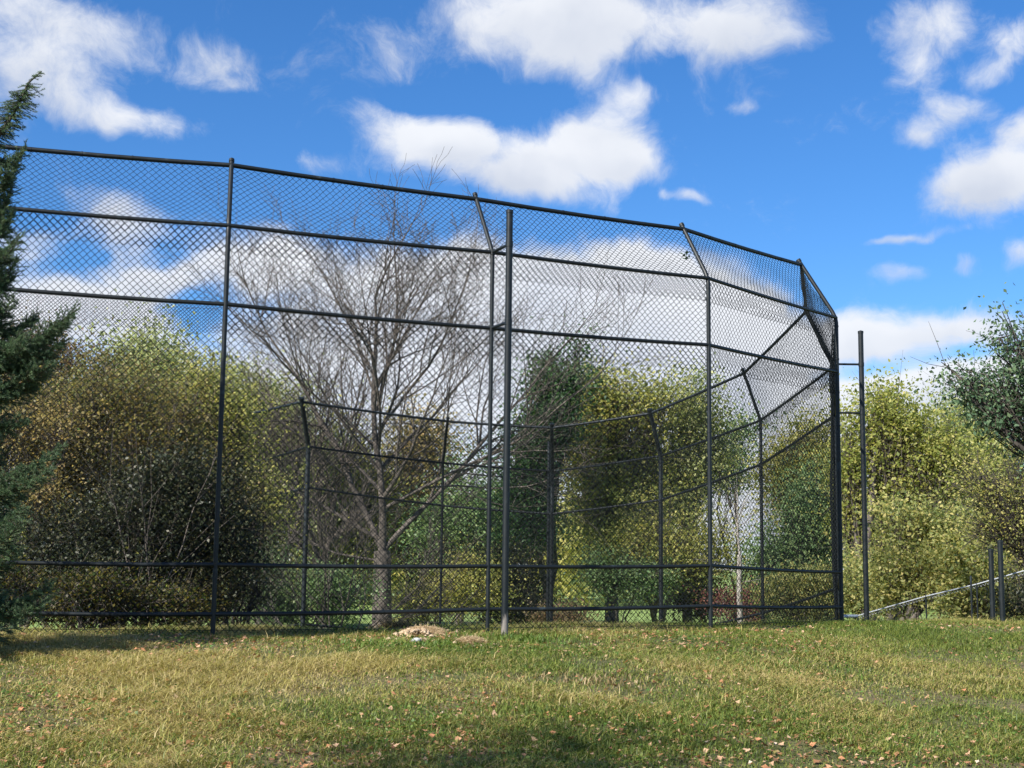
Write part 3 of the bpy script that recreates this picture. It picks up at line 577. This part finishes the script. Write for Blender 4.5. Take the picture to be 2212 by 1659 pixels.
bare('bare_tree', 'smaller leafless tree with upright stems left of the large bare tree', 700, 38, 9.6, .13, 72, [(-.3, 0, 1, .4, .7, 0), (.2, .1, 1, .42, .7, 0), (-.6, .2, .8, .35, .5, 0), (.5, -.2, .8, .32, .5, .05), (-.1, -.3, 1, .36, .5, .08), (-.7, 0, .6, .3, .4, .03)], 4, spread=.5)
bare('bare_tree', 'thin leafless tree just right of the tallest left post', 600, 37, 9.0, .11, 73, [(-.25, 0, 1, .42, .7, 0), (.3, .1, 1, .4, .7, 0), (-.55, .2, .9, .36, .5, .02), (.5, -.2, .8, .32, .5, .05)], 4, spread=.5)
bare('bare_shrub', 'tangle of bare grey brush in front of the bare tree trunk', 720, 31, 5.0, .06, 74, [(-.8, 0, .6, .5, .6, 0), (.8, .1, .5, .5, .6, 0), (-.4, .2, .9, .5, .5, 0), (.4, -.2, .9, .5, .5, 0), (0, -.3, 1, .5, .5, 0), (-1, 0, .3, .5, .5, 0), (1, -.1, .35, .5, .5, 0)], 4, fork=.04, spread=.5, tipmin=.004)
bare('bare_shrub', 'bare pale twigs arching out of the dark left thicket', 330, 16.6, 3.2, .02, 76, [(-.6, 0, .8, .5, .6, 0), (.3, .1, .9, .55, .6, 0), (.05, -.1, 1, .55, .6, 0)], 2, fork=.1, tipmin=.0025)
bare('birch_tree', 'thin pale leafless trunk visible behind the right panels', 1601, 33, 4.3, .06, 75, [(.05, 0, 1, .3, .6, 0), (-.9, .1, .4, .2, .22, -.1), (.9, 0, .3, .2, .2, -.15), (-.9, 0, .35, .18, .2, .1), (.8, .1, .5, .18, .2, .15)], 2, bark=barkmat('birch_bark', (.15, .13, .11), (.38, .35, .31)), fork=.6, tipmin=.003)

# ------------------------------------------------------------------ spruce at the left edge
def spruce():
    rs = np.random.RandomState(5); Y0 = 11.9; base = at(-105, 1440, Y0); z0 = float(gz(base.x, base.y))
    root = empty('spruce_tree', (base.x, base.y, z0), 'green spruce at the left edge with its tip bending to the right', 'tree')
    wood = TB(); NP = []; NT = []
    top = np.array(at(-30, 330, Y0)); trunk = [np.array([base.x, base.y, z0 - .2]), np.array([base.x + .02, base.y, z0 + 1.6]), np.array([base.x + .06, base.y, z0 + 3]), top]
    tip = [np.array(at(a, b, Y0)) for a, b in ((-30, 330), (0, 290), (26, 250), (48, 212), (60, 180), (90, 154))]
    tp = trunk + tip[1:]; wood.tube(tp, [.07, .055, .04, .024, .02, .016, .012, .009, .005], 8)
    def twig(p, q, dens=650, nl=.02, thick=1.0):
        v = q - p; Ln = np.linalg.norm(v)
        if Ln < .01: return
        n = int(Ln * dens * thick) + 6; t = rs.rand(n)[:, None]; v = v / Ln
        P = p + (q - p) * t; d = rs.normal(size=(n, 3)); d -= v * (d @ v)[:, None]; d /= np.linalg.norm(d, axis=1)[:, None]
        d = d * .85 + v * .75; d[:, 2] += .12; NP.append(np.stack([P, d], 1)); NT.append(np.full(n, rs.rand()) * .5 + rs.rand(n) * .5)
        wood.tube([p, (p + q) / 2, q], [.0035, .003, .0015], 3)
    def branch(p, q, wmax, droop=.12, dens=24, curl=.1):
        p = np.array(p); q = np.array(q); Ln = np.linalg.norm(q - p); n = 10; t = np.linspace(0, 1, n)[:, None]
        P = p + (q - p) * t; P[:, 2] += (-droop * np.sin(t[:, 0] * math.pi) + curl * (t[:, 0] ** 3 - t[:, 0])) * Ln
        wood.tube(P, np.linspace(.013 * min(1, Ln), .003, n), 5)
        twig(P[-3], P[-1], thick=1.2)
        for i in range(1, n - 2): twig(P[i], P[i + 1], 550)
        m = int(Ln * dens * 2) + 6
        for k in range(m):
            f = .12 + .86 * (k + rs.rand()) / m; i = min(n - 2, int(f * (n - 1))); s = P[i] + (P[i + 1] - P[i]) * (f * (n - 1) - i); d = P[i + 1] - P[i]; d /= np.linalg.norm(d)
            side = np.cross(d, [0, 0, 1]); side /= np.linalg.norm(side) + 1e-9; sg = 1 if k % 2 else -1
            w = wmax * (1 - f) ** .6 * (.6 + .5 * rs.rand()) + .04
            e = s + (d * .75 + side * sg * (.75 + .2 * rs.rand()) + np.array([0, 0, rs.normal() * .3 - .08])) * w
            twig(s, e)
            for _ in range(int(w / .032)):
                g = rs.rand() * .8; s2 = s + (e - s) * g; dv = (e - s) / np.linalg.norm(e - s)
                o = rs.normal(size=3); o -= dv * (o @ dv); o /= np.linalg.norm(o); twig(s2, s2 + (dv * .8 + o * .6) * (.05 + .06 * rs.rand()))
    X0 = base.x
    def tx(z): return X0 + .02 + max(0, z - z0 - 1.6) * .05
    # boughs seen in the photograph: (root height px, tip px, tip py, width)
    for (ry, qx, qy, w, dY) in [(740, 165, 668, .3, 0), (760, 150, 690, .34, .15), (790, 140, 735, .34, .1), (830, 110, 790, .3, -.1), (850, 80, 830, .25, .1), (700, 80, 690, .3, .2), (780, 60, 740, .3, -.2), (1040, 132, 962, .24, 0), (1060, 110, 1010, .22, -.15), (1150, 52, 1092, .2, -.3), (1190, 45, 1128, .2, -.4), (1230, 35, 1185, .18, -.3), (1290, 112, 1262, .24, .1), (1310, 100, 1300, .22, 0), (900, 60, 905, .18, 0),
                               (640, 38, 560, .14, 0), (580, 42, 510, .12, -.1), (520, 30, 455, .12, 0), (470, 22, 410, .1, .1), (400, 50, 325, .08, 0), (360, 55, 318, .07, .05), (420, 16, 365, .09, -.1), (620, 20, 600, .12, .2), (700, 30, 640, .14, -.1)]:
        p = at(-105, ry, Y0); z = p.z; branch((tx(z), Y0, z), at(qx, qy, Y0 + dY), w)
    for z in np.arange(z0 + .3, top[2], .085):
        f = (z - z0) / (top[2] - z0); Lr = 1.15 * (1 - f) ** .8 + .18
        for _ in range(3):
            th = rs.rand() * 6.283; L_ = Lr * (.75 + .4 * rs.rand())
            if math.cos(th) > 0: L_ = min(L_, (.27 - (.24 if f < .5 else .27) * f) / max(.2, math.cos(th)))
            branch((tx(z), Y0, z), (tx(z) + math.cos(th) * L_, Y0 + math.sin(th) * L_, z + L_ * (.1 + .2 * f)), .16 * (1 - f) + .07, dens=9)
    # bushy hanging tip
    for i in range(1, len(tip) - 1):
        for _ in range((90, 80, 50, 14, 5)[i - 1]):
            g = rs.rand(); s = tip[i] + (tip[i + 1] - tip[i]) * g; th = rs.rand() * 6.283; Lw = (.15, .16, .13, .06, .03)[i - 1] * (.6 + .6 * rs.rand())
            e = s + np.array([math.cos(th), math.sin(th) * .9, -.25 + .2 * rs.normal()]) * Lw; twig(s, e, 500)
        twig(tip[i], tip[i + 1], 600)
    for _ in range(260):
        g = rs.rand(); s = tip[0] + (tip[1] - tip[0]) * g - np.array([.25, 0, .1]) * rs.rand(); th = rs.rand() * 6.283; twig(s, s + np.array([math.cos(th) * .8, math.sin(th), -.3]) * .17, 500)
    twig(tip[3], np.array(at(97, 192, Y0)), 600)
    A = np.vstack(NP); P = A[:, 0]; D = A[:, 1]; n = len(P); s = rs.normal(size=(n, 3)); s = np.cross(D, s); s /= np.linalg.norm(s, axis=1)[:, None]
    ln = (.013 + .009 * rs.rand(n))[:, None]
    V = np.stack([P - s * .0017, P + s * .0017, P + D * ln], 1).reshape(-1, 3)
    nm = leafmat('spruce_needles', colramp((.04, .08, .045), (.07, .13, .065), (.12, .19, .09), (.2, .27, .13)), .25)
    link('foliage', np_mesh('foliage', V, np.arange(n * 3).reshape(n, 3), {'tone': np.concatenate(NT)}), root, nm)
    link('trunk', wood.mesh('trunk'), root, BARK_DARK)
    print('spruce needles', n)
spruce()

# ------------------------------------------------------------------ trees behind the camera that throw the dappled shade
def shade_tree(label, x, y, h, r, seed, n=260):
    z = float(gz(x, y)); rs = np.random.RandomState(seed)
    lobes = [(np.array([x + rs.normal() * r * .4, y + rs.normal() * r * .4, z + h - r * .8 + rs.normal() * r * .3]), r * .6, r * .6, r * .5) for _ in range(5)]
    plant('maple_tree', label, 'tree', (x, y), lobes, n, 30, .11, LM['gold'], BARK, tr=.18, seed=seed, clump_r=.45)
shade_tree('gold leaved tree standing left of the viewpoint', -5.4, .9, 10.0, 2.6, 90, 620)
shade_tree('second gold leaved tree close to the viewpoint', -2.9, -.3, 9.6, 2.3, 91, 420)

# ------------------------------------------------------------------ turf
def grass():
    rs = np.random.RandomState(11)
    n = 640000; y = 6.8 + (rs.rand(n) ** 1.15) * 13.5; x = (rs.rand(n) * 2 - 1) * (y * .40 + .5)
    yc = np.interp(x, FX, FY); k = y < yc + 1.3; x, y = x[k], y[k]
    p1 = fbm2(x * 1.3, y * 1.3, 21); p2 = fbm2(x * 3.1, y * 3.1, 22); p3 = fbm2(x * .6, y * .6, 23)
    k = rs.rand(len(x)) < np.clip(.8 + p2 * 1.2, .3, 1) * np.where(np.abs(y - np.interp(x, FX[1:7], [12.5, 13.2, 13.7, 14.8, 16.1, 18.3])) < .28 + .2 * p1, .3, 1); x, y, p1, p2, p3 = [a[k] for a in (x, y, p1, p2, p3)]
    n = len(x); yc = np.interp(x, FX, FY)
    dry = np.clip(.3 + p1 * 1.2 + p3 * .5 + p2 * .6 - np.clip((x - 1) * .07, -.15, .25), 0, 1)
    isdry = rs.rand(n) < dry
    h = (.022 + .034 * rs.rand(n)) * (1 + .8 * np.clip(p2 + .1, -.3, .6)) * np.where(rs.rand(n) < .03, 2.0, 1)
    h *= np.where(y > yc - .6, 1.15, 1)
    z = gz(x, y) - .004
    th = rs.rand(n) * 6.283; lean = np.where(isdry, 1.7, 1.0) * (.3 + 1.2 * rs.rand(n)); wth = .0020 + .0022 * rs.rand(n)
    d = np.stack([np.cos(th), np.sin(th), np.zeros(n)], 1); sd_ = np.stack([-np.sin(th), np.cos(th), np.zeros(n)], 1)
    B = np.stack([x, y, z], 1); up_ = np.array([0, 0, 1.0])
    m1 = B + (d * (lean * .35)[:, None] + up_) * (h * .5)[:, None]; tp = B + (d * lean[:, None] * 1.2 + up_ * .9) * h[:, None]
    w = wth[:, None]
    V = np.stack([B - sd_ * w, B + sd_ * w, m1 - sd_ * w * .8, m1 + sd_ * w * .8, tp], 1).reshape(-1, 3)
    i = np.arange(n)[:, None] * 5
    Fa = np.concatenate([i + np.array([0, 1, 3]), i + np.array([0, 3, 2]), i + np.array([2, 3, 4])], 1).reshape(-1, 3)
    tone = np.where(isdry, .55 + .45 * rs.rand(n), .45 * rs.rand(n) + .12 * np.clip(p1, -1, 1)); tone = np.repeat(np.clip(tone, 0, 1), 3)
    m = leafmat('grass_blades', [(0, (.08, .13, .025)), (.2, (.15, .2, .04)), (.42, (.27, .29, .06)), (.55, (.33, .31, .08)), (.75, (.43, .37, .13)), (1, (.55, .44, .22))], .3)
    tag(link('grass', np_mesh('grass', V, Fa, {'tone': tone}), mat=m), 'short patchy green and straw coloured grass on the bank', 'grass', kind='stuff')
    # tall dry wisps and weeds near the fence foot
grass()
def clover():
    rs = np.random.RandomState(13); n = 60000
    y = 7 + rs.rand(n) * 12.5; x = (rs.rand(n) * 2 - 1) * (y * .4 + .4); yc = np.interp(x, FX, FY); q = fbm2(x * 2.1, y * 2.1, 41)
    k = (y < yc + .6) & (rs.rand(n) < np.clip(.35 + q * 2.2, .03, 1)); x, y = x[k], y[k]; n = len(x)
    P = np.stack([x, y, gz(x, y) + .012 + .028 * rs.rand(n)], 1); V, Fa = rhombs(P, .026, rs, up=1.2, aspect=.7)
    m = leafmat('clover_leaves', [(0, (.05, .11, .02)), (.35, (.1, .19, .035)), (.6, (.2, .26, .06)), (.75, (.3, .22, .08)), (1, (.42, .3, .16))], .3)
    tag(link('clover', np_mesh('clover', V, Fa, {'tone': rs.rand(n)}), mat=m), 'low broad leaved weeds and dead bits between the grass blades', 'weeds', kind='stuff')
clover()
def fallen():
    rs = np.random.RandomState(31); n = 30000
    y = 7 + (rs.rand(n) ** .95) * 11.5; x = (rs.rand(n) * 2 - 1) * (y * .4 + .4); yc = np.interp(x, FX, FY); k = (y < yc - .1) & (rs.rand(n) < np.clip(.5 + fbm2(x * 1.7, y * 1.7, 33) * 1.5 - (y - 9) * .045, .1, 1)); x, y = x[k], y[k]; n = len(x)
    s = .010 + .020 * rs.rand(n) ** 2.0; z = gz(x, y) + .008 + .022 * rs.rand(n)
    th0 = rs.rand(n) * 6.28; K = 9; Vs = []; a = rs.normal(size=(n, 2)) * .28
    rad = np.array([1, .62, .95, .55, .85, .55, .95, .62, 0.0])
    for j in range(8):
        t = th0 + j * math.pi / 4; r = s * rad[j] * (.8 + .4 * rs.rand(n)); dx, dy = np.cos(t) * r, np.sin(t) * r
        Vs.append(np.stack([x + dx, y + dy, z + dx * a[:, 0] + dy * a[:, 1] + (np.cos(2 * (t - th0)) * .16 + .12) * r], 1))
    V = np.stack(Vs + [np.stack([x, y, z], 1)], 1).reshape(-1, 3); i = np.arange(n)[:, None] * 9
    Fa = np.concatenate([i + np.array([j, (j + 1) % 8, 8]) for j in range(8)], 1).reshape(-1, 3)
    m = leafmat('fallen_leaves', [(0, (.2, .1, .05)), (.3, (.42, .21, .1)), (.5, (.58, .27, .13)), (.7, (.62, .4, .25)), (.95, (.58, .38, .23)), (1, (.62, .52, .4))], .2)
    tag(link('fallen_leaves', np_mesh('fallen_leaves', V, Fa, {'tone': np.repeat(rs.rand(n) ** 1.15, 8)}), mat=m), 'fallen orange and tan leaves scattered in the grass', 'leaves', kind='stuff')
fallen()
# mounds of dug earth and straw
def mound(px, py, wpx, hz, label, seed):
    rs = np.random.RandomState(seed); Y = 12.9 if px < 960 else 12.6
    for _ in range(30):                                       # slide along the ray onto the bank
        p = at(px, py, Y)
        Y += (p.z - float(gz(p.x, p.y))) * 3
    s = Y / F * wpx / 2; n = 44; u = np.linspace(-1, 1, n); X, Yy = np.meshgrid(u, u)
    rr = np.hypot(X * (1 + .2 * np.sin(3 * X + seed)), Yy); hgt = hz * np.clip(1 - rr ** 2, 0, 1) ** .8
    xw, yw = p.x + X * s, p.y + Yy * s * .8; hgt = hgt * (1 + .9 * fbm2(xw * 6, yw * 6, seed) + .5 * fbm2(xw * 16, yw * 16, seed + 1)) + np.where(rr < 1, .012 * rs.rand(n, n), 0)
    V = np.stack([xw, yw, gz(xw, yw) + hgt - .01], -1).reshape(-1, 3); i = np.arange(n - 1)[:, None] * n + np.arange(n - 1)[None, :]
    Fa = np.stack([i, i + 1, i + 1 + n, i + n], -1).reshape(-1, 4); keep = (rr.ravel()[Fa] < 1.0).all(1)
    root = empty('earth_mound', (p.x, p.y, float(gz(p.x, p.y))), label, 'mound', 'dug earth mounds by the fence')
    link('earth', np_mesh('earth', V, Fa[keep], smooth=True), root, barkmat('dry_earth%d' % seed, (.26, .18, .11), (.62, .47, .31), 34))
    m = 4200; a = rs.rand(m) * 6.28; r = np.sqrt(rs.rand(m)) * .95; ix = p.x + np.cos(a) * r * s; iy = p.y + np.sin(a) * r * s * .8
    iz = gz(ix, iy) + hz * np.clip(1 - r ** 2, 0, 1) ** .8 * 1.0 + .01; P = np.stack([ix, iy, iz], 1)
    d = rs.normal(size=(m, 3)) * np.array([1, 1, .35]); d /= np.linalg.norm(d, axis=1)[:, None]; sd_ = np.cross(d, rs.normal(size=(m, 3))); sd_ /= np.linalg.norm(sd_, axis=1)[:, None]
    ln = (.02 + .03 * rs.rand(m))[:, None]
    V = np.stack([P - d * ln - sd_ * .0015, P - d * ln + sd_ * .0015, P + d * ln], 1).reshape(-1, 3)
    link('straw', np_mesh('straw', V, np.arange(m * 3).reshape(m, 3), {'tone': rs.rand(m)}), root, leafmat('straw%d' % seed, colramp((.3, .2, .11), (.5, .38, .22), (.6, .48, .3)), .2))
mound(915, 1372, 104, .075, 'larger pale heap of dug earth and straw at the foot of the fence', 1)
mound(1018, 1392, 66, .05, 'smaller low patch of pale earth in front of the thick centre pole', 2)
def stone():
    import bmesh
    Y = 13
    for _ in range(30): p = at(900, 1390, Y); Y += (p.z - float(gz(p.x, p.y))) * 3
    bm = bmesh.new(); bmesh.ops.create_icosphere(bm, subdivisions=3, radius=.036); rs = random.Random(3)
    for v in bm.verts:
        n_ = float(fbm2(v.co.x * 30, v.co.y * 30 + v.co.z * 20, 9)); v.co = Vector((v.co.x * 1.2, v.co.y, v.co.z * .6)) * (1 + n_ * .6)
    me = bpy.data.meshes.new('stone'); bm.to_mesh(me); bm.free(); o = link('stone', me, mat=barkmat('pale_stone', (.25, .26, .25), (.48, .49, .46), 20)); o.location = p + Vector((0, 0, .03))
    tag(o, 'small pale stone lying before the larger earth heap', 'stone')
stone()
def caught():
    p = at(1481, 552, 16.55); rs = np.random.RandomState(4); P = np.array(p) + rs.normal(size=(16, 3)) * np.array([.022, .01, .028]); V, Fa = rhombs(P, .05, rs)
    tag(link('leaf_clump', np_mesh('leaf_clump', V, Fa, {'tone': rs.rand(16)}), mat=LM['conif']), 'small clump of green leaves caught high in the backstop mesh', 'leaves')
caught()
def clods():
    rs = np.random.RandomState(8); Vs = []; Fs = []; n = 0
    ico = [(0, 0, 1), (.9, 0, .3), (.28, .85, .4), (-.72, .53, .35), (-.7, -.5, .4), (.3, -.86, .3), (0, 0, -.6)]
    fc = [(0, 1, 2), (0, 2, 3), (0, 3, 4), (0, 4, 5), (0, 5, 1), (6, 2, 1), (6, 3, 2), (6, 4, 3), (6, 5, 4), (6, 1, 5)]
    for cx, cy, sp, m in ((908, 1374, 44, 150), (885, 1386, 34, 60), (1018, 1392, 36, 70), (960, 1368, 60, 40)):
        Y = 13.2
        for _ in range(30): p = at(cx, cy, Y); Y += (p.z - float(gz(p.x, p.y))) * 3
        for _ in range(m):
            x = p.x + rs.normal() * sp / F * Y * .75; y = p.y + rs.normal() * sp / F * Y * .7; r = .008 + .03 * rs.rand() ** 2.5; z = float(gz(x, y)) + r * .3 + (.045 if (cx == 908 and abs(x - p.x) < .12) else 0)
            Vs.append(np.array(ico) * r * (1 + .5 * rs.rand(7, 3)) * [1, 1, .7] + [x, y, z]); Fs.append(np.array(fc) + n); n += 7
    tag(link('soil_clods', np_mesh('soil_clods', np.vstack(Vs), np.vstack(Fs)), mat=barkmat('dry_clods', (.26, .18, .11), (.6, .46, .31), 34)), 'loose clods of dry soil strewn round the earth heaps', 'soil', kind='stuff')
clods()
# weeds, broad leaved tufts
def tuft(px, py, label, n, h, mat, seed, width=.2):
    rs = np.random.RandomState(seed); Y = 13
    for _ in range(30): p = at(px, py, Y); Y += (p.z - float(gz(p.x, p.y))) * 3
    x = p.x + rs.normal(size=n) * width; y = p.y + rs.normal(size=n) * width * .6; z = gz(x, y); th = rs.rand(n) * 6.28; L_ = h * (.5 + rs.rand(n)); ln = .3 + .7 * rs.rand(n)
    d = np.stack([np.cos(th), np.sin(th), 0 * th], 1); s = np.stack([-np.sin(th), np.cos(th), 0 * th], 1); B = np.stack([x, y, z], 1); w = (.003 + .004 * rs.rand(n))[:, None]; U = np.array([0, 0, 1.])
    m1 = B + (d * (ln * .3)[:, None] + U) * (L_ * .5)[:, None]; tp = B + (d * ln[:, None] * 1.1 + U * .85) * L_[:, None]
    V = np.stack([B - s * w * .6, B + s * w * .6, m1 + s * w, m1 - s * w, tp], 1).reshape(-1, 3); i = np.arange(n)[:, None] * 5
    Fa = np.concatenate([i + np.array([0, 1, 2]), i + np.array([0, 2, 3]), i + np.array([3, 2, 4])], 1).reshape(-1, 3)
    tag(link('grass_tuft', np_mesh('grass_tuft', V, Fa, {'tone': np.repeat(rs.rand(n), 3)}), mat=mat), label, 'tuft', kind='stuff')
GT = leafmat('tuft_green', colramp((.07, .14, .025), (.13, .21, .04), (.2, .26, .06)), .35); GD = leafmat('tuft_dry', colramp((.16, .12, .05), (.3, .22, .1), (.4, .3, .16)), .3)
tuft(1120, 1385, 'bright green tuft around the foot of the thick centre pole', 420, .075, GT, 1, .26)
tuft(835, 1395, 'green tuft left of the larger earth heap', 300, .065, GT, 2, .24)
tuft(790, 1370, 'green tuft at the fence foot left of the larger earth heap', 220, .075, GT, 3, .2)
tuft(960, 1398, 'green tuft between the two earth heaps', 180, .06, GT, 4, .14)
tuft(855, 1362, 'dry brown tuft touching the larger earth heap', 350, .12, GD, 5, .1)
tuft(1290, 1475, 'dry straw tuft right of centre on the bank', 260, .055, GD, 6, .3)
tuft(900, 1350, 'dry weeds rising behind the larger earth heap', 200, .16, GD, 7, .15)
tuft(1700, 1450, 'green tuft on the bank at right', 500, .06, GT, 8, .5)

# ------------------------------------------------------------------ far wood
def wood_far():
    rs = np.random.RandomState(77); P = []; tn = []
    for i in range(260):
        x = -62 + 124 * rs.rand(); y = 78 + 22 * rs.rand(); h = 5.0 + 3.5 * rs.rand(); z = -.7; r = 2 + 1.5 * rs.rand(); n = 380
        d = rs.normal(size=(n, 3)); d /= np.linalg.norm(d, axis=1)[:, None]; rr = rs.rand(n) ** .4
        q = np.array([x, y, z + h * .5]) + d * rr[:, None] * np.array([r, r, h * .5]); 
        if 11 < x * 90 / y < 19: continue
        P.append(q); tn.append(np.full(n, rs.rand()) * .5 + .5 * rs.rand(n))
    P = np.vstack(P); V, Fa = rhombs(P, .42, rs)
    tag(link('far_wood', np_mesh('far_wood', V, Fa, {'tone': np.concatenate(tn)}), mat=LM['olive']), 'distant wood edge beyond the field', 'wood', kind='stuff')
wood_far()
